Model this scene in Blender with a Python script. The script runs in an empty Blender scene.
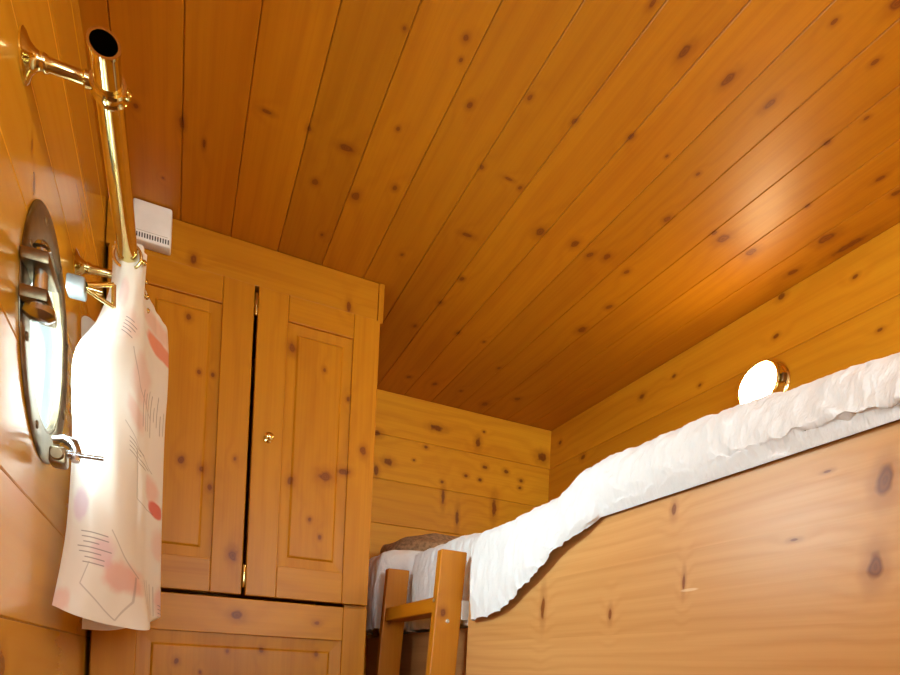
import bpy, bmesh, math, random
from mathutils import Vector, Matrix, noise
random.seed(7)
S = bpy.context.scene
COL = S.collection
PI = math.pi
FLOOR = -0.95          # all coordinates below are metres from the eye point; the whole place is lifted by 0.95 m at the end
XL, XR, YB, YF, YC = -0.174, 1.37, 2.13, -1.45, 1.545

# ------------------------------------------------------------------ node helpers
def new_mat(name):
    m = bpy.data.materials.new(name); m.use_nodes = True
    nt = m.node_tree; b = nt.nodes['Principled BSDF']
    return m, nt, b
class G:
    def __init__(s, nt): s.nt = nt
    def n(s, t, **k):
        x = s.nt.nodes.new(t)
        for a, v in k.items(): setattr(x, a, v)
        return x
    def put(s, sock, v):
        if isinstance(v, bpy.types.NodeSocket): s.nt.links.new(v, sock)
        else: sock.default_value = v
    def m(s, op, a, b=None, c=None, clamp=False):
        x = s.n('ShaderNodeMath', operation=op); x.use_clamp = clamp
        s.put(x.inputs[0], a)
        if b is not None: s.put(x.inputs[1], b)
        if c is not None: s.put(x.inputs[2], c)
        return x.outputs[0]
    def v(s, op, a, b=None, c=None):
        x = s.n('ShaderNodeVectorMath', operation=op)
        s.put(x.inputs[0], a)
        if b is not None: s.put(x.inputs[1], b)
        if c is not None: s.put(x.inputs[2], c)
        return x.outputs['Value'] if op in ('LENGTH', 'DOT_PRODUCT', 'DISTANCE') else x.outputs[0]
    def xyz(s, a, b, c):
        x = s.n('ShaderNodeCombineXYZ')
        for i, q in enumerate((a, b, c)): s.put(x.inputs[i], q)
        return x.outputs[0]
    def step(s, x, a, b, lo=0., hi=1.):
        r = s.n('ShaderNodeMapRange', interpolation_type='SMOOTHSTEP')
        s.put(r.inputs['Value'], x)
        for k, q in (('From Min', a), ('From Max', b), ('To Min', lo), ('To Max', hi)): r.inputs[k].default_value = q
        return r.outputs['Result']
    def noise(s, vec, scale=1., detail=2., rough=.5, dist=0.):
        x = s.n('ShaderNodeTexNoise'); s.put(x.inputs['Vector'], vec)
        x.inputs['Scale'].default_value = scale; x.inputs['Detail'].default_value = detail
        x.inputs['Roughness'].default_value = rough; x.inputs['Distortion'].default_value = dist
        return x.outputs['Fac']
    def mix(s, f, a, b, blend='MIX'):
        x = s.n('ShaderNodeMix', data_type='RGBA', blend_type=blend)
        s.put(x.inputs[0], f); s.put(x.inputs[6], a); s.put(x.inputs[7], b)
        return x.outputs[2]

BASE = (0.64, 0.265, 0.012, 1)
DARK = (0.53, 0.190, 0.006, 1)
def wood(name, al, ac, org=(0, 0, 0), knots=(), width=0.1078, off=-.026, base=BASE, dark=DARK, rough=.30, pins=1.0, vary=.22, grain=1.0, ring_scale=20., seed=0., coat=0.0, spec=.36, bump=.06, scars=()):
    """Varnished knotty pine: al = axis along the grain (0,1,2), ac = axis across it."""
    m, nt, bs = new_mat(name); g = G(nt)
    tc = g.n('ShaderNodeTexCoord').outputs['Object']
    p = g.v('ADD', tc, tuple(org))
    sp = g.n('ShaderNodeSeparateXYZ'); g.put(sp.inputs[0], p)
    A, B = sp.outputs[al], sp.outputs[ac]
    Cc = sp.outputs[3 - al - ac]
    idx = g.m('FLOOR', g.m('DIVIDE', g.m('SUBTRACT', B, off), width))
    wn = g.n('ShaderNodeTexWhiteNoise', noise_dimensions='1D'); g.put(wn.inputs['W'], g.m('ADD', idx, seed + .37))
    r = wn.outputs['Value']
    A2 = g.m('MULTIPLY_ADD', r, 9.7, A); B2 = g.m('ADD', g.m('MULTIPLY_ADD', r, 3.3, B), g.m('MULTIPLY', Cc, .7))
    n1 = g.noise(g.xyz(A2, g.m('MULTIPLY', B2, 5.), seed), 1.6, 2.)
    # knots
    warp = g.noise(g.xyz(g.m('MULTIPLY', A, 60.), g.m('MULTIPLY', B, 60.), seed), 1., 1.)
    P2 = g.xyz(A, B, 0.)
    dmin = None
    for (ka, kb, ra, rb) in knots:
        d = g.v('LENGTH', g.v('MULTIPLY_ADD', P2, (1 / ra, 1 / rb, 0), (-ka / ra, -kb / rb, 0)))
        dmin = d if dmin is None else g.m('MINIMUM', dmin, d)
    vo = g.n('ShaderNodeTexVoronoi', feature='F1')
    g.put(vo.inputs['Vector'], g.xyz(g.m('MULTIPLY', A2, 3.2), g.m('MULTIPLY', B, 6.5), seed)); vo.inputs['Scale'].default_value = 1.
    vs = g.n('ShaderNodeSeparateColor'); g.put(vs.inputs[0], vo.outputs['Color'])
    pr = g.step(vs.outputs[0], .72, 1.0, .003, .022 * pins)
    dv = g.m('DIVIDE', vo.outputs['Distance'], pr)
    dmin = dv if dmin is None else g.m('MINIMUM', dmin, dv)
    dw = g.m('MULTIPLY_ADD', warp, .9, g.m('SUBTRACT', dmin, .32))
    kmask = g.step(dw, 1.12, .68); halo = g.step(dw, 2.6, .8)
    far = g.step(dw, 7., 1.)
    # growth rings running along the board, swelling around knots
    bend = g.m('ADD', g.m('MULTIPLY', n1, 3.2), g.m('MULTIPLY', far, .55))
    ph = g.m('ADD', g.m('MULTIPLY', B2, ring_scale), bend)
    ring = g.m('MULTIPLY_ADD', g.m('SINE', g.m('MULTIPLY', ph, 6.283)), .5, .5)
    ring = g.m('POWER', ring, 2.2)
    st = g.noise(g.xyz(g.m('MULTIPLY', A2, 2.4), g.m('MULTIPLY', B2, 150.), seed), 1., 3., .6)
    big = g.noise(g.xyz(g.m('MULTIPLY', A2, 1.3), g.m('MULTIPLY', B2, 9.), seed + 4.), 1., 2.)
    f = g.m('ADD', g.m('MULTIPLY', ring, .34 * grain), g.m('MULTIPLY', g.step(st, .35, .72), .30 * grain))
    f = g.m('ADD', f, g.m('MULTIPLY', g.step(big, .38, .70), .38 * grain), clamp=True)
    col = g.mix(f, base, dark)
    tone = g.m('MULTIPLY_ADD', r, vary, 1 - vary * .55)
    sc = g.n('ShaderNodeMix', data_type='RGBA', blend_type='MULTIPLY'); sc.inputs[0].default_value = 1.
    g.put(sc.inputs[6], col); cc = g.n('ShaderNodeCombineColor')
    for i in range(3): g.put(cc.inputs[i], tone)
    g.put(sc.inputs[7], cc.outputs[0]); col = sc.outputs[2]
    col = g.mix(g.m('MULTIPLY', halo, .50), col, (dark[0] * .62, dark[1] * .5, dark[2] * .45, 1))
    kr = g.m('MULTIPLY_ADD', g.m('SINE', g.m('MULTIPLY', dw, 17.)), .25, .30)
    kc = g.mix(kr, (.15, .032, .004, 1), (.29, .08, .008, 1))
    col = g.mix(g.m('MULTIPLY', kmask, .85), col, kc)
    for (ka, kb, ra, rb) in scars:
        d = g.v('LENGTH', g.v('MULTIPLY_ADD', P2, (1 / ra, 1 / rb, 0), (-ka / ra, -kb / rb, 0)))
        col = g.mix(g.m('MULTIPLY', g.step(d, 1.1, .6), .6), col, (.86, .68, .42, 1))
    g.put(bs.inputs['Base Color'], col)
    g.put(bs.inputs['Roughness'], g.m('MULTIPLY_ADD', st, .10, rough - .05))
    bs.inputs['Specular IOR Level'].default_value = spec
    if coat:
        bs.inputs['Coat Weight'].default_value = coat; bs.inputs['Coat Roughness'].default_value = .16
    bu = g.n('ShaderNodeBump'); bu.inputs['Strength'].default_value = bump; bu.inputs['Distance'].default_value = .002
    g.put(bu.inputs['Height'], g.m('ADD', f, g.m('MULTIPLY', kmask, .6))); g.put(bs.inputs['Normal'], bu.outputs[0])
    return m

def plain(name, col, rough=.5, metal=0., noise_amt=.06, scale=60., bump=0.):
    m, nt, b = new_mat(name); g = G(nt)
    tc = g.n('ShaderNodeTexCoord').outputs['Object']
    n = g.noise(tc, scale, 3.)
    g.put(b.inputs['Base Color'], g.mix(g.step(n, .3, .7), tuple(c * (1 - noise_amt) for c in col) + (1,), tuple(min(1, c * (1 + noise_amt)) for c in col) + (1,)))
    g.put(b.inputs['Roughness'], g.m('MULTIPLY_ADD', n, .08, rough - .04))
    b.inputs['Metallic'].default_value = metal
    if bump:
        bu = g.n('ShaderNodeBump'); bu.inputs['Strength'].default_value = bump; bu.inputs['Distance'].default_value = .001
        g.put(bu.inputs['Height'], n); g.put(b.inputs['Normal'], bu.outputs[0])
    return m

# ------------------------------------------------------------------ mesh helpers
def box(bm, x0, x1, y0, y1, z0, z1, bev=0., seg=2):
    r = bmesh.ops.create_cube(bm, size=1.)
    vs = r['verts']
    for v in vs:
        v.co = Vector((x0 if v.co.x < 0 else x1, y0 if v.co.y < 0 else y1, z0 if v.co.z < 0 else z1))
    if bev:
        es = list({e for v in vs for e in v.link_edges})
        bmesh.ops.bevel(bm, geom=es, offset=bev, segments=seg, affect='EDGES', profile=.5)
    return vs
def frame_for(d):
    d = d.normalized(); a = Vector((0, 0, 1)) if abs(d.z) < .9 else Vector((1, 0, 0))
    u = d.cross(a).normalized(); return u, d.cross(u).normalized()
def lathe(bm, o, d, prof, n=40, close=False):
    """Profile of (radius, height along d) turned about the axis o + t*d."""
    o = Vector(o); d = Vector(d).normalized(); u, w = frame_for(d)
    rings = []
    for (r, t) in prof:
        if r < 1e-6: rings.append([bm.verts.new(o + d * t)])
        else: rings.append([bm.verts.new(o + d * t + (u * math.cos(2 * PI * i / n) + w * math.sin(2 * PI * i / n)) * r) for i in range(n)])
    prs = list(zip(rings, rings[1:])) + ([(rings[-1], rings[0])] if close else [])
    for a, b in prs:
        for i in range(n):
            j = (i + 1) % n
            if len(a) == 1 and len(b) == 1: continue
            if len(a) == 1: bm.faces.new((a[0], b[i], b[j]))
            elif len(b) == 1: bm.faces.new((a[i], b[0], a[j]))
            else: bm.faces.new((a[i], b[i], b[j], a[j]))
def tube(bm, pts, r, n=14, caps=True):
    pts = [Vector(p) for p in pts]; rings = []
    for i, p in enumerate(pts):
        d = (pts[min(i + 1, len(pts) - 1)] - pts[max(i - 1, 0)])
        u, w = frame_for(d); rr = r[i] if isinstance(r, (list, tuple)) else r
        rings.append([bm.verts.new(p + (u * math.cos(2 * PI * k / n) + w * math.sin(2 * PI * k / n)) * rr) for k in range(n)])
    for a, b in zip(rings, rings[1:]):
        for k in range(n): bm.faces.new((a[k], a[(k + 1) % n], b[(k + 1) % n], b[k]))
    if caps:
        bm.faces.new(rings[0][::-1]); bm.faces.new(rings[-1])
def planks(bm, al, ac, nn, a0, a1, edges, face, depth, gap=.0005, ch=.0015, back=.02):
    """Tongue-and-groove boards: al along, ac across, nn normal axis; face = visible plane, depth signed into the wall."""
    s = 1 if depth > 0 else -1; t = abs(depth)
    def P(a, b, n):
        c = [0, 0, 0]; c[al] = a; c[ac] = b; c[nn] = face + s * n; return Vector(c)
    for e0, e1 in zip(edges, edges[1:]):
        cs = [(e0 + gap, t), (e0 + gap, ch), (e0 + gap + ch, 0), (e1 - gap - ch, 0), (e1 - gap, ch), (e1 - gap, t)]
        A = [bm.verts.new(P(a0, b, n)) for b, n in cs]; B = [bm.verts.new(P(a1, b, n)) for b, n in cs]
        for i in range(len(cs)):
            j = (i + 1) % len(cs); bm.faces.new((A[i], A[j], B[j], B[i]))
        bm.faces.new(A[::-1]); bm.faces.new(B)
    # backing behind the boards
    c0 = [0, 0, 0]; c1 = [0, 0, 0]
    c0[al], c1[al] = a0, a1; c0[ac], c1[ac] = edges[0], edges[-1]
    q = sorted((face + s * (t + .0005), face + s * (t + back))); c0[nn], c1[nn] = q
    box(bm, c0[0], c1[0], c0[1], c1[1], c0[2], c1[2])

TOPS = []
def wloc(o):
    l = Vector((0, 0, 0))
    while o: l += o.location; o = o.parent
    return l
def obj(name, bm, mat, parent=None, org=None, smooth=None, label=None):
    """Link a bmesh (in place coordinates) as one mesh object; org = its origin."""
    bmesh.ops.recalc_face_normals(bm, faces=bm.faces)
    o_ = wloc(parent) if parent else Vector(org if org is not None else (0, 0, 0))
    bmesh.ops.translate(bm, verts=bm.verts, vec=-o_)
    me = bpy.data.meshes.new(name); bm.to_mesh(me); bm.free()
    if smooth is not None:
        for p in me.polygons: p.use_smooth = True
        try: me.set_sharp_from_angle(angle=math.radians(smooth))
        except Exception: pass
    o = bpy.data.objects.new(name, me); COL.objects.link(o)
    if mat: me.materials.append(mat)
    if parent: o.parent = parent
    else: o.location = o_; TOPS.append(o)
    if label: o['label'] = label
    return o
def thing(name, label, cat, loc, group=None, kind=None):
    o = bpy.data.objects.new(name, None); COL.objects.link(o); o.location = loc; o.empty_display_size = .05
    o['label'] = label; o['category'] = cat
    if group: o['group'] = group
    if kind: o['kind'] = kind
    TOPS.append(o); return o
def tag(o, label, cat, group=None, kind=None):
    o['label'] = label; o['category'] = cat
    if group: o['group'] = group
    if kind: o['kind'] = kind
def new(): return bmesh.new()
def boolean_cut(o, cutters):
    for bm in cutters:
        bmesh.ops.recalc_face_normals(bm, faces=bm.faces)
        me = bpy.data.meshes.new('cut'); bm.to_mesh(me); bm.free()
        c = bpy.data.objects.new('cut', me); COL.objects.link(c)
        md = o.modifiers.new('b', 'BOOLEAN'); md.operation = 'DIFFERENCE'; md.solver = 'EXACT'; md.object = c
        bpy.context.view_layer.update()
        dg = bpy.context.evaluated_depsgraph_get()
        nm = bpy.data.meshes.new_from_object(o.evaluated_get(dg))
        o.modifiers.remove(md); old = o.data; o.data = nm; nm.name = o.name
        bpy.data.meshes.remove(old); bpy.data.objects.remove(c); bpy.data.meshes.remove(me)

# ------------------------------------------------------------------ knots read off each board face (along, across, radius along, radius across)
CEIL_K = [(1.27,-.104,.0078,.0058),(1.267,-.027,.0173,.0058),(1.3,.013,.0127,.0032),(1.431,-.061,.0041,.0031),(1.171,.114,.0054,.0109),(1.171,.19,.007,.0052),(1.18,.263,.0098,.0163),(1.292,.227,.0095,.0071),(1.289,.313,.0141,.0105),(1.229,.38,.0082,.0061),(.89,.38,.0072,.0054),(.925,.388,.0048,.0035),(.92,.288,.0044,.0033),(1.094,.339,.0058,.0043),(.99,.436,.0085,.0063),(1.098,.516,.0076,.0056),(1.282,.573,.0077,.0154),(1.417,.463,.0069,.0051),(1.441,.274,.0065,.0048),(1.554,-.013,.0048,.0035),(.93,.523,.0073,.0054),(.933,.618,.0077,.0057),(.72,.605,.01,.005),(.752,.699,.0155,.0078),(.752,.797,.0165,.0083),(.752,.895,.015,.0075),(.618,.863,.0067,.005),(.628,.978,.0073,.0054),(.562,.919,.0144,.0107),(.911,.729,.008,.0059),(.912,.817,.0048,.0036),(1.099,.578,.0043,.0107),(1.108,.61,.0067,.005),(1.196,.714,.0155,.0115),(1.19,.806,.0144,.0107),(1.204,.86,.0116,.0086),(1.191,.899,.0134,.0099),(1.033,.936,.0116,.0086),(1.017,1.056,.0091,.0067),(1.021,1.088,.0185,.0137),(1.022,1.178,.016,.0119),(.757,1.053,.0079,.0059),(.694,1.065,.0063,.0047),(.763,1.219,.0121,.0061),(.913,1.284,.023,.0144),(1.024,1.323,.0166,.0083),(1.211,.976,.0105,.0078),(.916,.901,.0063,.0047),(.769,1.282,.0104,.0077),(.872,1.161,.0068,.0051),(1.471,1.034,.0179,.0132),(1.346,1.031,.0121,.009),(1.55,.622,.0102,.0076),(1.43,.63,.0093,.0069),(1.661,.727,.0093,.0069),(1.667,.817,.0072,.0053),(1.783,.934,.0081,.006),(1.993,.794,.0119,.0088),(2.046,1.019,.0197,.0146),(1.95,1.101,.0158,.0117),(1.688,.602,.0091,.0067),(1.99,.696,.0116,.0086),(1.995,.896,.0092,.0068),(.904,1.349,.0424,.0106)]
RIGHT_K = [(1.088,.99,.0126,.0093),(1.1,.894,.0095,.0071),(.902,.934,.0079,.0059),(1.594,.933,.0139,.0103),(1.905,.825,.0141,.0105),(1.453,.94,.0084,.0062),(2.063,.929,.0124,.0092),(1.347,.869,.0078,.0058),(.842,.784,.0075,.0055)]
BACK_K = [(.865,.907,.030,.0125),(1.039,.885,.0126,.0211),(.68,.746,.0194,.0144),(1.331,.885,.026,.0209),(1.074,.798,.012,.0089),(1.168,.796,.0123,.0091),(1.238,.772,.01,.0074),(1.235,.743,.01,.0074),(1.055,.745,.0095,.0071),(.634,.842,.017,.0126),(.824,.828,.009,.0066),(.896,.71,.0091,.0068),(1.122,.646,.0118,.0423),(.965,.584,.008,.0365),(.903,.654,.0078,.0359),(1.063,.933,.0072,.0053),(.636,.709,.0113,.0189),(.779,.771,.0066,.0049),(.994,.75,.0094,.0069)]
DOOR_K = [(.473,.33,.0157,.0196),(.449,.245,.0113,.0083),(.494,.376,.0099,.0165),(.553,.422,.0136,.0101),(.36,.295,.0072,.0053),(.319,.322,.0073,.0054),(.738,.315,.0072,.0054),(.68,.379,.0074,.0055),(.774,.235,.0148,.0098),(.454,-.002,.0114,.0084),(.442,.043,.0103,.0076),(.403,.061,.0091,.0067),(.476,.113,.0067,.0049),(.25,.119,.016,.0119),(.662,.027,.0064,.0047),(.665,.057,.0065,.0048),(.782,0,.0089,.0066),(-.007,.007,.009,.0066),(.029,.194,.0083,.0062),(.022,.116,.0054,.004),(.026,.327,.0088,.0065),(-.03,.059,.0052,.0039)]
RAIL_K = [(.37,.916,.0064,.0161),(.005,.921,.0091,.0131),(.134,.109,.0152,.0127),(.324,.104,.0087,.0065)]
BOARD_K = [(.358,.197,.0095,.0173),(.363,.118,.0085,.017),(.602,.13,.0028,.0136),(.625,.228,.005,.010),(.448,.157,.0063,.0022),(.747,.097,.0045,.0107),(.415,.221,.0054,.0018),(.934,.122,.007,.0265)]
LEFT_K = [(.828,-.022,.0178,.0223),(.877,.555,.0069,.0138),(.859,.587,.005,.01),(1.306,1.048,.0108,.008),(.827,.445,.0077,.0057)]

# ------------------------------------------------------------------ materials
M = {}
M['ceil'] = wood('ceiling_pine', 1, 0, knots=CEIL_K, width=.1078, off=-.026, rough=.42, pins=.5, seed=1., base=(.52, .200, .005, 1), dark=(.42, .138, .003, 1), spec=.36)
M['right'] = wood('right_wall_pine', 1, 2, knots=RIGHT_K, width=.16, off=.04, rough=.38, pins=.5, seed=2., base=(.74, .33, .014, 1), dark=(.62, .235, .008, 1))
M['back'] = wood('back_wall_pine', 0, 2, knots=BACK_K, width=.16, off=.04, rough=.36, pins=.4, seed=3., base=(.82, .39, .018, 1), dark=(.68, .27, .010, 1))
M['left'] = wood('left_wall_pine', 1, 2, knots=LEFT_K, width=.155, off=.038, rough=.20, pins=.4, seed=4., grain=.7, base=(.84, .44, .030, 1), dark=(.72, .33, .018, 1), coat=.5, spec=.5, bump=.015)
M['rear'] = wood('rear_wall_pine', 0, 2, width=.16, off=.04, rough=.4, seed=5.)
M['floor'] = wood('floor_boards', 1, 0, width=.12, off=0., base=(.42, .20, .07, 1), dark=(.28, .11, .03, 1), rough=.4, seed=6.)
WO = (.14, 1.555, FLOOR)                     # wardrobe origin
WM = dict(vary=.10, rough=.36, pins=.25, spec=.22, base=(.57, .228, .008, 1), dark=(.46, .158, .004, 1))
M['w_ver'] = wood('wardrobe_pine_upright', 2, 0, WO, DOOR_K, width=.0997, off=-.157, seed=7., **WM)
M['w_hor'] = wood('wardrobe_pine_crosswise', 0, 2, WO, RAIL_K, width=.11, off=.05, seed=8., **WM)
M['w_side'] = wood('wardrobe_pine_side', 2, 1, WO, width=.1, off=0., seed=9., **WM)
BO = (.95, .8, FLOOR)                        # bunk origin
M['board'] = wood('bunk_board_pine', 1, 2, BO, BOARD_K, width=.105, off=-.04, rough=.36, pins=.12, vary=.12, seed=10., base=(.70, .37, .13, 1), dark=(.58, .27, .075, 1), ring_scale=46., grain=1., scars=[(.592, .118, .016, .0022)])
M['bunk'] = wood('bunk_frame_pine', 1, 2, BO, width=.2, off=-.3, rough=.45, seed=11., base=(.46, .22, .08, 1), dark=(.34, .14, .045, 1))
LO = (.45, 1.44, FLOOR)
M['ladder'] = wood('ladder_pine', 2, 0, LO, [(.13, .545, .011, .008)], width=.5, off=.2, rough=.33, pins=.3, seed=12., base=(.56, .205, .007, 1), dark=(.46, .145, .004, 1))
M['rung'] = wood('ladder_rung_pine', 1, 2, LO, width=.5, off=-.3, rough=.33, pins=.3, seed=13., base=(.56, .205, .007, 1), dark=(.46, .145, .004, 1))
M['brass'] = plain('polished_brass', (.74, .62, .28), .12, 1., .05, 30.)
M['bronze'] = plain('aged_bronze', (.23, .18, .11), .34, 1., .25, 40.)
M['steel'] = plain('worn_chrome', (.55, .56, .58), .22, 1., .15, 40.)
M['zinc'] = plain('zinc_plate', (.30, .31, .31), .5, .8, .08, 60.)
M['plastic'] = plain('white_plastic', (.90, .89, .87), .42, 0., .03, 30.)
M['slot'] = plain('dark_slot', (.05, .04, .035), .8)
M['cushion'] = plain('brown_knit', (.36, .24, .14), .9, 0., .35, 90., .8)
M['nickel'] = plain('brushed_nickel', (.72, .72, .71), .4, .3)
M['screw'] = plain('screw_metal', (.65, .60, .50), .3, 1.)

def cotton():
    m, nt, b = new_mat('white_crinkle_cotton'); g = G(nt)
    tc = g.n('ShaderNodeTexCoord').outputs['Object']
    sp = g.n('ShaderNodeSeparateXYZ'); g.put(sp.inputs[0], tc)
    n = g.noise(g.xyz(g.m('MULTIPLY', sp.outputs[0], 60.), g.m('MULTIPLY', sp.outputs[1], 150.), g.m('MULTIPLY', sp.outputs[2], 60.)), 1., 2., .6)
    n2 = g.noise(tc, 40., 2.)
    g.put(b.inputs['Base Color'], g.mix(n, (.82, .87, .93, 1), (.90, .93, .96, 1)))
    b.inputs['Roughness'].default_value = .85
    b.inputs['Sheen Weight'].default_value = .15
    bu = g.n('ShaderNodeBump'); bu.inputs['Strength'].default_value = .7; bu.inputs['Distance'].default_value = .004
    g.put(bu.inputs['Height'], g.m('ADD', n, g.m('MULTIPLY', n2, .7))); g.put(b.inputs['Normal'], bu.outputs[0])
    return m
M['cotton'] = cotton()

def curtain_mat():
    """Off-white cloth printed with washed red and pink shapes and thin ink strokes (cloth coordinates: u across, v down, 0..1)."""
    m, nt, b = new_mat('printed_curtain_cloth'); g = G(nt)
    uv = g.n('ShaderNodeTexCoord').outputs['UV']
    sp = g.n('ShaderNodeSeparateXYZ'); g.put(sp.inputs[0], uv)
    u, v = sp.outputs[0], sp.outputs[1]
    wob = g.noise(g.xyz(g.m('MULTIPLY', u, 9.), g.m('MULTIPLY', v, 22.), 0.), 1., 3.)
    base = g.mix(g.noise(g.xyz(g.m('MULTIPLY', u, 4.), g.m('MULTIPLY', v, 9.), 2.), 1., 2.), (.90, .86, .80, 1), (.95, .92, .88, 1))
    col = base
    blobs = [(.90, .060, .15, .040, (.86, .48, .36, 1), .6), (.91, .118, .14, .034, (.84, .22, .09, 1), .8), (.86, .572, .085, .046, (.85, .44, .36, 1), .6), (.90, .622, .075, .026, (.74, .09, .05, 1), .85),
             (.42, .22, .22, .06, (.85, .55, .49, 1), .45), (.72, .30, .12, .09, (.87, .50, .44, 1), .45), (.70, .41, .10, .05, (.85, .45, .38, 1), .45), (.60, .87, .20, .055, (.84, .36, .30, 1), .6), (.42, .82, .14, .05, (.80, .45, .58, 1), .5),
             (.06, .955, .13, .05, (.86, .46, .40, 1), .55), (.15, .71, .12, .05, (.72, .46, .66, 1), .5), (.95, .72, .09, .06, (.85, .50, .42, 1), .5), (.97, .90, .08, .06, (.84, .42, .40, 1), .6), (.30, .14, .09, .05, (.82, .42, .44, 1), .35)]
    P2 = g.xyz(u, v, 0.)
    for (cu, cv, ru, rv, c, s) in blobs:
        d = g.v('LENGTH', g.v('MULTIPLY_ADD', P2, (1 / ru, 1 / rv, 0), (-cu / ru, -cv / rv, 0)))
        d = g.m('MULTIPLY_ADD', wob, .7, g.m('SUBTRACT', d, .35))
        col = g.mix(g.m('MULTIPLY', g.step(d, 1.05, .72 if s > .7 else .45), s), col, c)
    strokes = []
    rnd = random.Random(3)
    for k in range(7): strokes.append((.16 + .09 * rnd.random(), .36 + .16 * rnd.random(), .772 + .0125 * k, .02, 0))
    for k in range(5): strokes.append((.36 + .05 * rnd.random(), .50 + .06 * rnd.random(), .195 + .010 * k, .02, 0))
    for k in range(4): strokes.append((.64, .74 + .10 * rnd.random(), .480 + .012 * k, .02, 0))
    for k in range(5): strokes.append((.94, .99, .865 + .012 * k, .05, 0))
    for k in range(8): strokes.append((.76 + .026 * k, .26 + .06 * rnd.random(), .35 + .07 * rnd.random(), 0, 1))
    for k in range(4): strokes.append((.78 + .04 * k, .84 + .03 * rnd.random(), .93 + .02 * rnd.random(), 0, 1))
    ink = None
    for (a, bb, c, sl, vert) in strokes:
        if not vert:
            dx = g.m('SUBTRACT', g.m('ABSOLUTE', g.m('SUBTRACT', u, (a + bb) / 2)), (bb - a) / 2)
            dy = g.m('ABSOLUTE', g.m('SUBTRACT', g.m('SUBTRACT', v, c), g.m('MULTIPLY', u, sl)))
            k = g.m('MULTIPLY', g.step(dx, .01, -.005), g.step(dy, .0020, .0006))
        else:
            dx = g.m('ABSOLUTE', g.m('SUBTRACT', u, a))
            dy = g.m('SUBTRACT', g.m('ABSOLUTE', g.m('SUBTRACT', v, (bb + c) / 2)), (c - bb) / 2)
            k = g.m('MULTIPLY', g.step(dx, .0036, .0012), g.step(dy, .004, -.002))
        ink = k if ink is None else g.m('MAXIMUM', ink, k)
    # thin drawn polygons
    for (u0, v0, u1, v1) in [(.24, .905, .60, .985), (.60, .985, .68, .93), (.68, .93, .70, .86), (.72, .86, .48, .76), (.30, .85, .24, .905), (.70, .50, .71, .635), (.71, .635, .88, .640), (.60, .46, .86, .52), (.58, .26, .84, .36)]:
        L = math.hypot(u1 - u0, (v1 - v0) * 3); ex, ey = (u1 - u0) / L, (v1 - v0) * 3 / L
        px_, py_ = g.m('SUBTRACT', u, u0), g.m('MULTIPLY', g.m('SUBTRACT', v, v0), 3.)
        t = g.m('ADD', g.m('MULTIPLY', px_, ex), g.m('MULTIPLY', py_, ey))
        q = g.m('ABSOLUTE', g.m('SUBTRACT', g.m('MULTIPLY', px_, ey), g.m('MULTIPLY', py_, ex)))
        dt = g.m('SUBTRACT', g.m('ABSOLUTE', g.m('SUBTRACT', t, L / 2)), L / 2)
        k = g.m('MULTIPLY', g.m('MULTIPLY', g.step(q, .008, .003), g.step(dt, .004, -.002)), .55)
        ink = g.m('MAXIMUM', ink, k)
    col = g.mix(g.m('MULTIPLY', ink, .6), col, (.10, .05, .07, 1))
    wv = g.noise(g.xyz(g.m('MULTIPLY', u, 160.), g.m('MULTIPLY', v, 420.), 0.), 1., 1.)
    g.put(b.inputs['Base Color'], col); b.inputs['Roughness'].default_value = .85
    bu = g.n('ShaderNodeBump'); bu.inputs['Strength'].default_value = .15; bu.inputs['Distance'].default_value = .001
    g.put(bu.inputs['Height'], wv); g.put(b.inputs['Normal'], bu.outputs[0])
    tr = g.n('ShaderNodeBsdfTranslucent'); g.put(tr.inputs['Color'], col)
    mx = g.n('ShaderNodeMixShader'); mx.inputs[0].default_value = .25
    nt.links.new(b.outputs[0], mx.inputs[1]); nt.links.new(tr.outputs[0], mx.inputs[2])
    nt.links.new(mx.outputs[0], nt.nodes['Material Output'].inputs[0])
    return m
M['curtain'] = curtain_mat()

def pane_mat():
    m, nt, b = new_mat('window_glass'); g = G(nt)
    n = g.noise(g.n('ShaderNodeTexCoord').outputs['Object'], 12., 2.)
    t = g.n('ShaderNodeBsdfTransparent'); g.put(t.inputs[0], g.mix(n, (.86, .95, .93, 1), (.93, .98, .97, 1)))
    gl = g.n('ShaderNodeBsdfGlossy'); gl.inputs['Roughness'].default_value = .03
    fr = g.n('ShaderNodeFresnel'); fr.inputs[0].default_value = 1.45
    mx = g.n('ShaderNodeMixShader'); g.put(mx.inputs[0], g.m('MULTIPLY', fr.outputs[0], .6))
    nt.links.new(t.outputs[0], mx.inputs[1]); nt.links.new(gl.outputs[0], mx.inputs[2])
    nt.links.new(mx.outputs[0], nt.nodes['Material Output'].inputs[0])
    return m
M['glass'] = pane_mat()
def glow_mat(strength, name='lit_lamp_glass'):
    m, nt, b = new_mat(name); g = G(nt)
    n = g.noise(g.n('ShaderNodeTexCoord').outputs['Object'], 30., 1.)
    b.inputs['Base Color'].default_value = (.9, .86, .78, 1)
    g.put(b.inputs['Emission Color'], g.mix(n, (1, .72, .36, 1), (1, .76, .42, 1)))
    b.inputs['Emission Strength'].default_value = strength
    return m
M['glow'] = glow_mat(54.); M['glow_added'] = glow_mat(300., 'added_lamp_glass')  # the stronger glass is for the added lamp out of view

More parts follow.
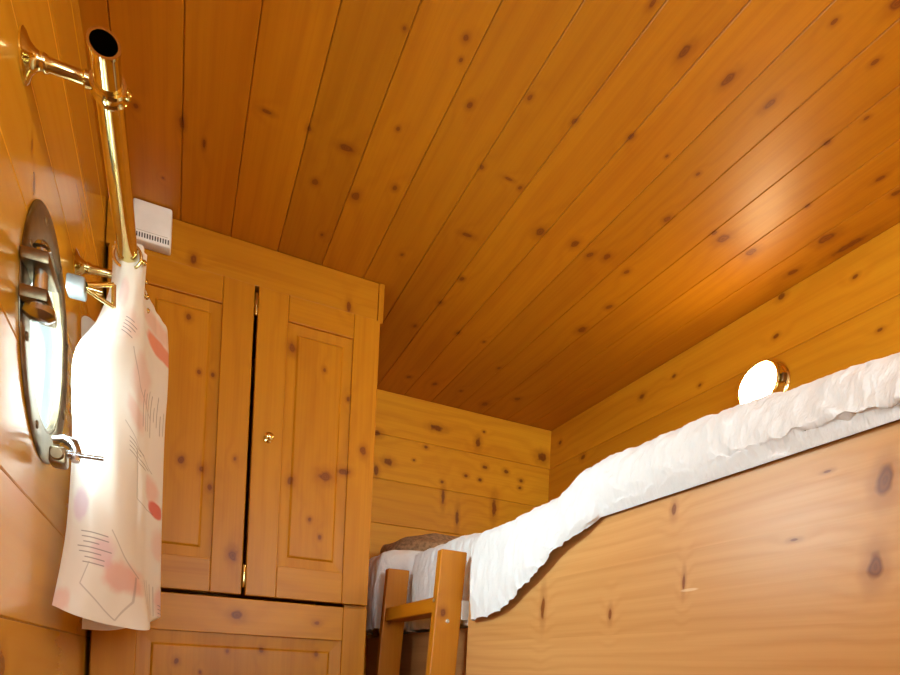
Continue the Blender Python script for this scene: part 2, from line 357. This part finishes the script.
# ------------------------------------------------------------------ the shell
def struct(o, label, cat):
    o['kind'] = 'structure'; tag(o, label, cat); return o
CE = [XL - .02] + [round(-.026 + .1078 * k - .1078, 4) for k in range(0, 14)] + [XR + .02]
CE = [XL - .03, -.1338] + [round(-.026 + .1078 * k, 4) for k in range(0, 13)] + [XR + .03]
WE = [round(.0405 + .1602 * k, 4) for k in range(-7, 6)] + [1.0]
WE[0] = FLOOR
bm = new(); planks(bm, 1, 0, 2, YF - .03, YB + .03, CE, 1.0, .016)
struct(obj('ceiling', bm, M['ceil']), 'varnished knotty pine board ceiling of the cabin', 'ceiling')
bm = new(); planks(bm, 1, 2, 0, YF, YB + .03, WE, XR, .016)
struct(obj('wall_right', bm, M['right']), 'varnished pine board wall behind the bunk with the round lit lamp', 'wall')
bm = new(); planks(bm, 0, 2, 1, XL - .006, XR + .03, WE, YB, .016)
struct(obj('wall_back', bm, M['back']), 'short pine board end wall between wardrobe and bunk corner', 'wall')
LE = [FLOOR, -.757, -.598, -.439, -.280, -.121, .037, .193, .349, .505, .645, .80, .94, 1.0]
bm = new(); planks(bm, 1, 2, 0, YF, YB, LE, XL, -.0055, back=.0015)
wl = obj('wall_left', bm, M['left']); struct(wl, 'glossy pine board wall holding the porthole and brass rail', 'wall')
PC = (XL, .985, .418)                       # porthole centre
W2 = (-.95, -.30, -.02, .70)                 # unseen side window, added to let light in: y0 y1 z0 z1
c1 = new(); lathe(c1, (XL - .08, PC[1], PC[2]), (1, 0, 0), [(0, 0), (.121, 0), (.121, .16), (0, .16)], 64)
c2 = new(); box(c2, XL - .1, XL + .06, W2[0], W2[1], W2[2], W2[3])
boolean_cut(wl, [c1, c2])
RW = (.05, .95, .0, .80)                    # unseen rear wall opening, added for its light x0 x1 z0 z1
bm = new(); planks(bm, 0, 2, 1, XL, XR, WE, YF, -.016)
wr = obj('wall_rear', bm, M['rear']); struct(wr, 'pine board wall behind the viewpoint with an added window opening', 'wall')
c3 = new(); box(c3, RW[0], RW[1], YF - .1, YF + .06, RW[2], RW[3]); boolean_cut(wr, [c3])
bm = new(); planks(bm, 1, 0, 2, YF, YB, [XL + .1544 * k for k in range(11)], FLOOR, -.016)
struct(obj('floor', bm, M['floor']), 'brown board cabin floor', 'floor')

def added_window_frame(name, axis, fixed, a0, a1, z0, z1, label):  # builds the two unseen windows added to brighten the cabin
    w = thing(name, label, 'window', ((fixed, (a0 + a1) / 2, z0) if axis == 1 else ((a0 + a1) / 2, fixed, z0)), kind='structure')
    t = .035
    bm = new()
    for (p, q, r, s) in ((a0 - t, a1 + t, z0 - t, z0 + .004), (a0 - t, a1 + t, z1 - .004, z1 + t), (a0 - t, a0 + .004, z0, z1), (a1 - .004, a1 + t, z0, z1)):
        if axis == 1: box(bm, fixed + .0005, fixed + .014, p, q, r, s, .002)
        else: box(bm, p, q, fixed + .0005, fixed + .014, r, s, .002)
    obj('added_window_frame', bm, M['rear'], w)
    bm = new()
    if axis == 1: box(bm, fixed - .018, fixed - .014, a0 + .0005, a1 - .0005, z0 + .0005, z1 - .0005)
    else: box(bm, a0 + .0005, a1 - .0005, fixed - .018, fixed - .014, z0 + .0005, z1 - .0005)
    obj('added_window_pane', bm, M['glass'], w)
added_window_frame('added_window_2', 1, XL, *W2, 'unseen wood framed side window, added behind the viewpoint for light')
added_window_frame('added_window_3', 0, YF, *RW, 'unseen wood framed rear window, added behind the viewpoint for light')

# ------------------------------------------------------------------ porthole
po = thing('window_1', 'round bronze framed porthole beside the printed curtain', 'porthole', (XL, PC[1], PC[2] - .159), kind='structure')
C0 = (XL, PC[1], PC[2]); DX = (1, 0, 0)
bm = new(); lathe(bm, C0, DX, [(.1185, -.0055), (.1185, .003), (.1200, .004), (.152, .004), (.157, .003), (.159, .0015), (.159, .0006), (.1206, .0006), (.1206, -.0055)], 96, True)
obj('porthole_flange', bm, M['bronze'], po, smooth=35)
bm = new(); lathe(bm, C0, DX, [(.1135, -.004), (.1135, .002), (.1145, .003), (.1165, .003), (.1182, .002), (.1182, -.004)], 96, True)
obj('glass_frame', bm, M['bronze'], po, smooth=35)
bm = new(); lathe(bm, C0, DX, [(0, -.003), (.1138, -.003), (.1138, -.001), (0, -.001)], 72)
obj('glass_pane', bm, M['glass'], po, smooth=35)
bm = new()
for k in range(8):
    a = PI / 8 + k * PI / 4; lathe(bm, (XL + .0039, PC[1] + .140 * math.cos(a), PC[2] + .140 * math.sin(a)), DX, [(.0055, 0), (.0055, .0008), (.004, .002), (0, .0024)], 14)
obj('flange_screw', bm, M['bronze'], po, smooth=35)
bm = new()
box(bm, XL + .002, XL + .030, .815, .878, .432, .447, .003); box(bm, XL + .002, XL + .030, .815, .878, .390, .405, .003)
h = obj('hinge', bm, M['bronze'], po, smooth=35)
bm = new(); lathe(bm, (XL + .019, .834, .378), (0, 0, 1), [(0, -.004), (.010, -.002), (.0165, .004), (.0155, .012), (.008, .015), (.006, .078), (.009, .080), (.006, .086), (0, .087)], 24)
obj('hinge_pin', bm, M['steel'], h, smooth=45)
# upper clamp: lug with a triangular wing loop
bm = new(); box(bm, XL + .012, XL + .036, 1.030, 1.058, .519, .543, .003)
d = obj('clamp_lug', bm, M['zinc'], po, smooth=35)
bm = new()
x0, x1 = XL + .037, XL + .070
tri = [Vector((x0, 1.04, .537)), Vector((x1, 1.052, .553)), Vector((x1 + .001, 1.052, .520)), Vector((x0, 1.04, .529))]
for a, b_ in zip(tri, tri[1:]): tube(bm, [a, b_], .0034, 10)
tube(bm, [(XL + .036, 1.043, .533), (XL + .056, 1.046, .534)], .0036, 12)
obj('wing_loop', bm, M['brass'], d, smooth=40)
# lower clamp: lug, hooked dog and threaded bolt
bm = new(); box(bm, XL + .012, XL + .032, .965, .995, .252, .276, .004); lathe(bm, (XL + .022, .958, .264), (0, 1, 0), [(0, 0), (.007, 0), (.008, .003), (.008, .039), (.007, .042), (0, .042)], 18)
d = obj('clamp_lug', bm, M['bronze'], po, smooth=35)
bm = new(); tube(bm, [(XL + .012, .992, .290), (XL + .026, .992, .293), (XL + .037, .988, .288), (XL + .041, .983, .276), (XL + .041, .980, .262)], [.005, .007, .0075, .007, .0055], 14)
obj('clamp_hook', bm, M['steel'], d, smooth=45)
bm = new(); tube(bm, [(XL + .030, .980, .271), (XL + .046, .981, .2715)], .0052, 14); tube(bm, [(XL + .046, .981, .2715), (XL + .074, .984, .273)], .0032, 12)
obj('swing_bolt', bm, M['steel'], d, smooth=45)

# ------------------------------------------------------------------ wardrobe
WX0, WX1, WZT = XL + .002, .456, .9985
w = thing('wardrobe', 'built-in knotty pine wardrobe with framed panel doors beside the porthole wall', 'wardrobe', WO)
bm = new()
for fx0, fx1 in ((WX0 + .004, WX0 + .045), (WX1 - .060, WX1 - .0165)): box(bm, fx0, fx1, YC + .0125, YC + .034, FLOOR + .001, WZT - .003, .001)
obj('face_frame', bm, M['w_ver'], w)
bm = new(); box(bm, WX1 - .016, WX1, YC + .012, YB - .002, FLOOR + .001, WZT - .003)
obj('side_panel', bm, M['w_side'], w)
bm = new(); box(bm, WX0, WX1 - .009, YC + .002, YC + .020, .901, WZT, .0015)
obj('frieze_board', bm, M['w_hor'], w)
bm = new(); box(bm, WX1 - .008, WX1 + .006, YC, YC + .018, .895, WZT, .001)
obj('corner_trim', bm, M['w_side'], w)
def frame_door(x0, x1, z0, z1, st_l, st_r, rt, rb, fm, knob=None, hinge_x=None):
    y0, y1 = YC - .010, YC + .012
    bm = new(); box(bm, x0, x0 + st_l, y0, y1, z0, z1, .002); box(bm, x1 - st_r, x1, y0, y1, z0, z1, .002)
    dr = obj('door', bm, M['w_ver'], w)
    bm = new(); box(bm, x0 + st_l + .0004, x1 - st_r - .0004, y0 + .0003, y1, z1 - rt, z1 - .0004, .0016); obj('door_rail', bm, M['w_hor'], dr)
    bm = new(); box(bm, x0 + st_l + .0004, x1 - st_r - .0004, y0 + .0003, y1, z0 + .0004, z0 + rb, .0016); obj('door_rail', bm, M['w_hor'], dr)
    ox0, ox1, oz0, oz1 = x0 + st_l, x1 - st_r, z0 + rb, z1 - rt
    bm = new()
    def q(d, y):
        return [bm.verts.new((a, y, b)) for a, b in ((ox0 + d, oz0 + d), (ox1 - d, oz0 + d), (ox1 - d, oz1 - d), (ox0 + d, oz1 - d))]
    rs = [q(-.006, y1), q(-.006, y0 + .008), q(fm - .006, y0 + .0095), q(fm - .002, y0 + .0055), q(fm, y0 + .005)]
    for a, b_ in zip(rs, rs[1:]):
        for i in range(4): bm.faces.new((a[i], a[(i + 1) % 4], b_[(i + 1) % 4], b_[i]))
    bm.faces.new(rs[-1]); bm.faces.new(rs[0][::-1])
    obj('door_panel', bm, M['w_ver'], dr)
    if knob:
        bm = new(); lathe(bm, (knob[0], y0 + .0006, knob[1]), (0, -1, 0), [(.009, 0), (.009, .002), (.0045, .004), (.004, .010), (.008, .014), (.0105, .019), (.0095, .024), (.005, .0275), (0, .028)], 28)
        obj('door_knob', bm, M['brass'], dr, smooth=40, label='small round polished brass knob')
    if hinge_x is not None:
        for hz in (z1 - .045, z0 + .045):
            bm = new(); lathe(bm, (hinge_x, y0 - .0005, hz - .025), (0, 0, 1), [(0, -.003), (.003, -.001), (.0034, 0), (.0034, .05), (.003, .051), (0, .053)], 14)
            obj('door_hinge', bm, M['brass'], dr, smooth=40)
    return dr
frame_door(-.164, .1408, .158, .896, .070, .070, .064, .078, .030, None, .1455)
frame_door(.1498, WX1 - .004, .158, .896, .071, .068, .064, .078, .030, (.186, .537))
frame_door(-.164, WX1 - .004, -.86, .149, .088, .062, .086, .09, .035)
bm = new(); box(bm, WX0 + .008, WX1 - .02, YC + .03, YC + .045, FLOOR + .001, -.875); obj('plinth', bm, M['w_hor'], w)
bm = new(); box(bm, WX0 + .05, WX1 - .065, YC + .06, YB - .01, .135, .152); obj('shelf', bm, M['w_hor'], w)
bm = new(); box(bm, WX0 + .05, WX1 - .065, YC + .06, YB - .01, -.87, -.855); obj('shelf', bm, M['w_hor'], w)

# ------------------------------------------------------------------ white wall box
b = thing('detector_box', 'small white plastic box with a slotted lower edge on top of the wardrobe face', 'detector', (-.081, YC - .012, .915))
bm = new(); box(bm, -.121, -.043, YC - .030, YC + .0015, .910, .9975, .004, 3)
obj('box_cover', bm, M['plastic'], b, smooth=40)
bm = new()
for k in range(13):
    xx = -.112 + .0052 * k; box(bm, xx, xx + .0024, YC - .0306, YC - .0290, .916, .926)
obj('vent_slots', bm, M['slot'], b)
bm = new(); box(bm, -.112, -.044 - .006, YC - .0304, YC - .0296, .930, .9312); obj('cover_seam', bm, plain('plastic_seam', (.55, .52, .48), .6), b)

# ------------------------------------------------------------------ brass rail on two brackets
TX, TZ, TR = -.093, .639, .0150
r = thing('curtain_rail', 'hollow polished brass tube rail on two wall brackets above the porthole', 'curtain rail', (XL, 1.0, TZ))
bm = new(); lathe(bm, (TX, .745, TZ), (0, 1, 0), [(TR - .0016, .002), (TR - .0016, .0), (TR + .0012, 0.0), (TR + .0014, .003), (TR, .0045), (TR, .745), (TR - .0016, .745), (TR - .0016, .002)], 40)
obj('rail_tube', bm, M['brass'], r, smooth=40)
for yy in (.800, 1.185):
    bm = new()
    lathe(bm, (XL + .0003, yy, TZ), (1, 0, 0), [(0, 0), (.0235, 0), (.0245, .002), (.022, .004), (.015, .007), (.010, .012), (.0085, .016), (.0095, .019), (.0085, .022), (.0068, .024), (.0066, .056), (.0086, .058), (.0078, .064), (0, .067)], 36)
    br = obj('rail_bracket', bm, M['brass'], r, smooth=40)
    bm = new(); lathe(bm, (TX, yy - .009, TZ), (0, 1, 0), [(TR + .0002, 0), (TR + .0035, 0), (TR + .0045, .003), (TR + .003, .006), (TR + .003, .012), (TR + .0045, .015), (TR + .0035, .018), (TR + .0002, .018)], 40, True)
    lathe(bm, (TX + TR + .002, yy, TZ), (1, 0, 0), [(.006, 0), (.0065, .003), (.004, .006), (0, .007)], 18)
    obj('bracket_collar', bm, M['brass'], br, smooth=40)

# ------------------------------------------------------------------ curtain
cu = thing('curtain', 'off-white curtain printed with red and pink shapes bunched on the brass rail', 'curtain', (-.10, 1.25, .045))
ROWS = [
 [(-.117,1.135,.660),(-.093,1.112,.664),(-.069,1.130,.660),(-.076,1.220,.660),(-.057,1.300,.655),(-.038,1.360,.650),(-.072,1.460,.655),(-.110,1.400,.655),(-.115,1.300,.655)],
 [(-.117,1.135,.600),(-.093,1.106,.600),(-.069,1.130,.600),(-.077,1.220,.600),(-.055,1.300,.600),(-.034,1.360,.600),(-.070,1.460,.600),(-.112,1.400,.600),(-.135,1.300,.600)],
 [(-.132,1.120,.530),(-.101,1.096,.530),(-.070,1.130,.530),(-.063,1.220,.530),(-.048,1.300,.530),(-.033,1.360,.530),(-.067,1.460,.530),(-.130,1.360,.555),(-.170,1.245,.580)],
 [(-.157,1.090,.450),(-.123,1.072,.450),(-.085,1.120,.450),(-.069,1.210,.450),(-.052,1.290,.450),(-.034,1.360,.450),(-.064,1.460,.450),(-.114,1.400,.450),(-.160,1.310,.450)],
 [(-.153,1.090,.320),(-.122,1.074,.320),(-.082,1.110,.320),(-.065,1.200,.320),(-.048,1.280,.320),(-.032,1.350,.320),(-.058,1.460,.320),(-.114,1.400,.320),(-.155,1.310,.320)],
 [(-.153,1.070,.180),(-.117,1.055,.180),(-.078,1.100,.180),(-.062,1.190,.180),(-.047,1.270,.180),(-.029,1.340,.180),(-.056,1.450,.180),(-.112,1.400,.180),(-.154,1.310,.180)],
 [(-.160,1.030,.067),(-.124,1.035,.053),(-.085,1.090,.046),(-.041,1.160,.045),(-.040,1.250,.066),(-.026,1.330,.079),(-.054,1.440,.070),(-.110,1.390,.050),(-.154,1.300,.045)]]
UC = [0., .30, .60, .74, .87, 1.0, 1.25, 1.6, 1.9]
def cr(p, t):
    i = min(int(t), len(p) - 2); f = t - i
    a, b_, c, d = p[max(i - 1, 0)], p[i], p[i + 1], p[min(i + 2, len(p) - 1)]
    def h(k): return .5 * (2 * b_[k] + (c[k] - a[k]) * f + (2 * a[k] - 5 * b_[k] + 4 * c[k] - d[k]) * f * f + (3 * b_[k] - a[k] - 3 * c[k] + d[k]) * f ** 3)
    return tuple(h(k) for k in range(len(b_)))
NU, NV = 128, 110
bm = new(); uvl = bm.loops.layers.uv.new('UVMap'); grid = []
for j in range(NV + 1):
    tv = j / NV * 6; row = []
    ctrl = [cr([ROWS[k][c] for k in range(7)], tv) for c in range(9)]
    for i in range(NU + 1):
        tu = i / NU * 8; x, y, z = cr(ctrl, tu)
        hgt = j / NV
        x += .0022 * noise.noise((i * .11, hgt * 1.6, 3.)) * (1 if i < 100 else 0) ; y += .004 * noise.noise((i * .13, hgt * 1.5, 7.)) * (1 - .3 * hgt)
        # short gathers close to the rail
        gth = max(0, 1 - hgt * 5.5); gth *= (1 if i < 48 else .25); x += .0018 * math.sin(i * .95) * gth; y += .003 * math.cos(i * .8) * gth
        x = max(x, XL + .004)
        vtx = bm.verts.new((x, y, z)); row.append((vtx, (cr([(q,) for q in UC], tu)[0], (.66 - z) / .615)))
    grid.append(row)
for j in range(NV):
    for i in range(NU):
        q = [grid[j][i], grid[j + 1][i], grid[j + 1][i + 1], grid[j][i + 1]]
        f = bm.faces.new([a[0] for a in q])
        for l, a in zip(f.loops, q): l[uvl].uv = a[1]
cl = obj('curtain_cloth', bm, M['curtain'], cu, smooth=180)
for k in range(5):
    yy = 1.112 + .047 * k + (.008 if k else 0)
    bm = new(); prof = [(TR + .0052 + .0024 * math.cos(a * PI / 4), .0024 * math.sin(a * PI / 4)) for a in range(8)]
    lathe(bm, (TX, yy, TZ - .002), (.15, 1, .1), prof, 36, True)
    rg = obj('curtain_ring', bm, M['brass'], cu, smooth=60)
    bm = new(); lathe(bm, (TX + TR + .0065, yy, TZ - .006), (1, 0, -.2), [(0, -.002), (.004, 0), (.005, .003), (.003, .006), (0, .0065)], 14)
    obj('ring_eyelet', bm, M['brass'], rg, smooth=50)

# ------------------------------------------------------------------ bunk
bk = thing('bunk_bed', 'built-in upper pine bunk with a wide guard board along its open side', 'bunk bed', BO)
YE = 1.240                                   # end of the guard board
bm = new(); box(bm, .600, .627, YF + .01, YE, -.14, .2515, .0025); obj('guard_board', bm, M['board'], bk)
bm = new(); box(bm, .632, .655, YF + .01, YB - .003, -.06, .104, .002); obj('side_rail', bm, M['bunk'], bk)
bm = new(); box(bm, .656, XR - .003, YF + .01, YB - .003, .075, .104); obj('bed_base', bm, M['bunk'], bk)
bm = new(); box(bm, .6275, .6315, YF + .3, YE - .02, -.05, .09); obj('packing_strip', bm, M['bunk'], bk)
mt = new(); box(mt, .660, XR - .008, YF + .03, YB - .008, .1045, .262, .03, 4)
mo = obj('mattress', mt, M['cotton'], None, (.95, .4, .105), smooth=60); tag(mo, 'white covered mattress on the upper bunk base under the duvet', 'mattress')
ZT = [(-1.4, .300), (.34, .308), (.40, .314), (.45, .318), (.52, .322), (.59, .329), (.69, .333), (.775, .334), (.85, .327), (.895, .309), (1.0, .302), (1.13, .297), (1.22, .297), (1.27, .318), (1.47, .330), (1.68, .330), (1.87, .333), (2.1, .338)]
ZH = [(-1.4, .2485), (.77, .2485), (.775, .242), (.811, .227), (.863, .213), (.91, .191), (.958, .165), (1.01, .143), (1.067, .12), (1.122, .111), (1.23, .108), (2.2, .108)]
def lerp(T, y):
    for (a, b_), (c, d) in zip(T, T[1:]):
        if y <= c: return b_ + (d - b_) * max(0, (y - a)) / (c - a)
    return T[-1][1]
def sm(x, a, b_):
    t = max(0, min(1, (x - a) / (b_ - a))); return t * t * (3 - 2 * t)
def duvet():
    bm = new(); ys = []
    y = YF + .03
    while y < YB - .012:
        ys.append(y); y += .05 if y < .1 else .0036
    NS = 110; g_ = []
    for y in ys:
        zt = lerp(ZT, y) + .004; zh = lerp(ZH, y); sh = .040 * sm(y, 1.190, 1.236) - .088 * sm(y, 1.668, 1.73) * (1 - sm(y, 1.86, 2.05))
        over = sm(y, .765, .84)
        hx = .594 * (1 - over) + .583 * over
        ctl = [(XR - .02, zt - .045), (XR - .055, zt - .018), (1.05, zt - .012), (.85, zt - .012), (.72, zt - .006), (.66, zt + .012), (.630, zt + .012), (.606, zt + .004), (.588, zt - .016), (.579 + .003 * (1 - over), zt - .050 - .5 * max(0, zt - .05 - zh) * over * .4)]
        if over > 0.02: ctl += [(.583 - .004 * over, zh + (zt - .07 - zh) * .40), (hx, zh + .004)]
        else: ctl += [(.586, .2640), (.593, .2480)]
        # y-dependent shift so that at the ladder gap the cover hangs behind the rails
        row = []
        for k in range(NS + 1):
            t = k / NS; tt = (t ** .8) * (len(ctl) - 1)
            x, z = cr(ctl, tt)
            s_ = t * 9
            wgt = sm(x, XR - .02, XR - .12)
            fold = noise.noise((y * 9, x * 6, z * 6)) * .006 + (noise.noise((y * 24 + s_ * .5, s_ * .9, 2.)) * .0050 + noise.noise((y * 58 + noise.noise((y * 11, s_, 4.)) * 1.2, s_ * 1.05, 5.)) * .0062 + noise.noise((y * 110, s_ * 2.1, 9.)) * .0036) * (.45 + .55 * sm(t, .55, .8))
            z2 = z + fold * .8 * wgt * (sm(k, NS + 1, NS - 9) if over < .5 else (1 if k < NS else .3)); x2 = x + sh - (fold * .7 if x < .66 else 0) * (1 if over > .5 else sm(k, NS, NS - 9))
            if k > NS - 6 and over > .5: z2 += .004 * noise.noise((y * 22, 1.3, 8.))
            row.append(bm.verts.new((x2, y, z2)))
        g_.append(row)
    for a, b_ in zip(g_, g_[1:]):
        for k in range(NS): bm.faces.new((a[k], a[k + 1], b_[k + 1], b_[k]))
    return bm
do = obj('duvet', duvet(), M['cotton'], None, (.95, .4, .262), smooth=180)
tag(do, 'rumpled white crinkle cotton duvet spilling over the bunk guard board', 'duvet')

# brown cushion at the far end
bm = new()
bmesh.ops.create_uvsphere(bm, u_segments=48, v_segments=28, radius=1.)
for v in bm.verts:
    c = v.co.copy(); 
    sx = math.copysign(abs(c.x) ** .75, c.x); sy = math.copysign(abs(c.y) ** .75, c.y)
    v.co = Vector((.85 + sx * .235, 1.93 + sy * .165, .382 + c.z * .062 * (1 + .12 * noise.noise(c * 2.)) + .012 * noise.noise(c * 3.)))
cs = obj('cushion', bm, M['cushion'], None, (.85, 1.93, .31), smooth=180); tag(cs, 'grey-brown cushion lying on the duvet against the end wall', 'cushion')

# ------------------------------------------------------------------ ladder
ld = thing('ladder', 'varnished pine ladder hooked to the bunk at the end of its guard board', 'ladder', LO)
def sloped(bm, xa, xb, y0, y1, z0, z1, k=.056, zr=.29, bev=.003):
    """A leaning post: x range xa..xb at height zr, foot moved out towards -x."""
    n0 = len(bm.verts); vs = box(bm, xa, xb, y0, y1, z0, z1, bev)
    bm.verts.ensure_lookup_table()
    for v in list(bm.verts)[n0:]: v.co.x += (v.co.z - zr) * k
for (y0, y1, zt_) in ((1.256, 1.281, .271), (1.630, 1.655, .278)):
    bm = new(); sloped(bm, .536, .600, y0, y1, FLOOR + .001, zt_); obj('ladder_rail', bm, M['ladder'], ld)
for k in range(4):
    zz = .148 - .27 * k
    bm = new(); sloped(bm, .540, .594, 1.2815, 1.6295, zz - .018, zz + .018, .056, .29, .003)
    obj('ladder_rung', bm, M['rung'], ld)
bm = new(); box(bm, .5895, .612, 1.2515, 1.2555, .116, .160, .0006); box(bm, .606, .6085, 1.2515, 1.275, .105, .160, .0006); box(bm, .606, .631, 1.2515, 1.275, .1045, .107, .0006)
obj('bunk_hook', bm, M['nickel'], ld)
bm = new(); box(bm, .5895, .612, 1.6555, 1.6595, .116, .160, .0006); box(bm, .606, .6085, 1.636, 1.6595, .105, .160, .0006); box(bm, .606, .631, 1.636, 1.6595, .1045, .107, .0006)
obj('bunk_hook', bm, M['nickel'], ld)
bm = new(); lathe(bm, (.557, 1.2562, .111), (0, -1, 0), [(.0048, 0), (.0048, .001), (.003, .0016), (.0026, .0004), (0, .0004)], 18); obj('screw_cap', bm, M['screw'], ld)
bm = new(); lathe(bm, (.5268, 1.2685, .156), (-1, 0, 0), [(.0045, 0), (.0045, .001), (.003, .002), (0, .0022)], 16); obj('screw_cap', bm, M['screw'], ld)

# ------------------------------------------------------------------ wall lamp
def wall_lamp(ly, lz, label, gm='glow'):
    la = thing('wall_lamp', label, 'lamp', (XR, ly, lz))
    bm = new(); lathe(bm, (XR - .0004, ly, lz), (-1, 0, 0), [(0, 0), (.064, 0), (.066, .003), (.064, .007), (.060, .010), (.060, .032), (.062, .036), (.0575, .040), (.054, .037), (.054, .028), (0, .028)], 56)
    obj('lamp_body', bm, M['brass'], la, smooth=40)
    bm = new(); lathe(bm, (XR - .0286, ly, lz), (-1, 0, 0), [(.0532, 0), (.0532, .010), (.050, .015), (.038, .020), (.02, .0225), (0, .023)], 48)
    obj('lamp_glass', bm, M[gm], la, smooth=60, label='glowing white lamp glass')
    bm = new(); box(bm, XR - .028, XR - .014, ly - .0665, ly - .0592, lz - .012, lz + .010, .002)
    obj('lamp_switch', bm, M['bronze'], la)
wall_lamp(1.118, .766, 'round lit lamp with a brass rim on the pine wall above the duvet')
wall_lamp(-.20, .766, 'unseen round brass lamp added at the near end of the bunk wall for light', 'glow_added')  # invented second lamp, out of view, brightens the left wall and near ceiling

# ------------------------------------------------------------------ light
def area(name, loc, tgt, sx, sy, power, col, spread=PI):
    l = bpy.data.lights.new(name, 'AREA'); l.shape = 'RECTANGLE'; l.size = sx; l.size_y = sy; l.energy = power; l.color = col; l.spread = spread
    o = bpy.data.objects.new(name, l); COL.objects.link(o); o.location = loc
    o.rotation_euler = (Vector(tgt) - Vector(loc)).to_track_quat('-Z', 'Y').to_euler(); TOPS.append(o); return o
area('added_light_side', (XL - .12, (W2[0] + W2[1]) / 2, (W2[2] + W2[3]) / 2), (XL + 1, (W2[0] + W2[1]) / 2 + .25, (W2[2] + W2[3]) / 2 - .1), .62, .74, 28., (.84, .93, 1.))  # fill light behind the added side window
area('added_light_rear', ((RW[0] + RW[1]) / 2, YF - .12, (RW[2] + RW[3]) / 2), ((RW[0] + RW[1]) / 2, YF + 1, (RW[2] + RW[3]) / 2), .88, .78, 34., (.84, .93, 1.))  # fill light behind the added rear opening
area('daylight_porthole', (XL - .045, .97, .43), (XL + .3, 1.02, .40), .32, .32, 19., (.88, .96, 1.))
sl = bpy.data.lights.new('sun', 'SUN'); sl.energy = 12.; sl.angle = math.radians(3.); sl.color = (1., .98, .95)
so = bpy.data.objects.new('sun', sl); COL.objects.link(so); so.location = (XL - 1.5, -.6, 2.)
so.rotation_euler = Vector((.054, .056, -.066)).to_track_quat('-Z', 'Y').to_euler(); TOPS.append(so)
wd = bpy.data.worlds.new('sky'); S.world = wd; wd.use_nodes = True
bg = wd.node_tree.nodes['Background']; bg.inputs[0].default_value = (.86, .95, 1., 1); bg.inputs[1].default_value = 3.

# ------------------------------------------------------------------ camera (lens shifted upwards, level)
cd = bpy.data.cameras.new('camera'); cam = bpy.data.objects.new('camera', cd); COL.objects.link(cam)
cd.sensor_fit = 'HORIZONTAL'; cd.sensor_width = 36.; cd.lens = 612.2 / 900 * 36; cd.shift_y = (670.7 - 337.5) / 900
cd.clip_start = .01
cam.matrix_world = Matrix.Rotation(-.4253, 4, 'Z') @ Matrix.Rotation(PI / 2, 4, 'X') @ Matrix.Rotation(.0462, 4, 'Z')
TOPS.append(cam); S.camera = cam
for o in TOPS: o.location.z -= FLOOR

S.view_settings.view_transform = 'Standard'; S.view_settings.look = 'None'
S.view_settings.gamma = 1; S.view_settings.use_curve_mapping = False
S.view_settings.exposure = -0.10
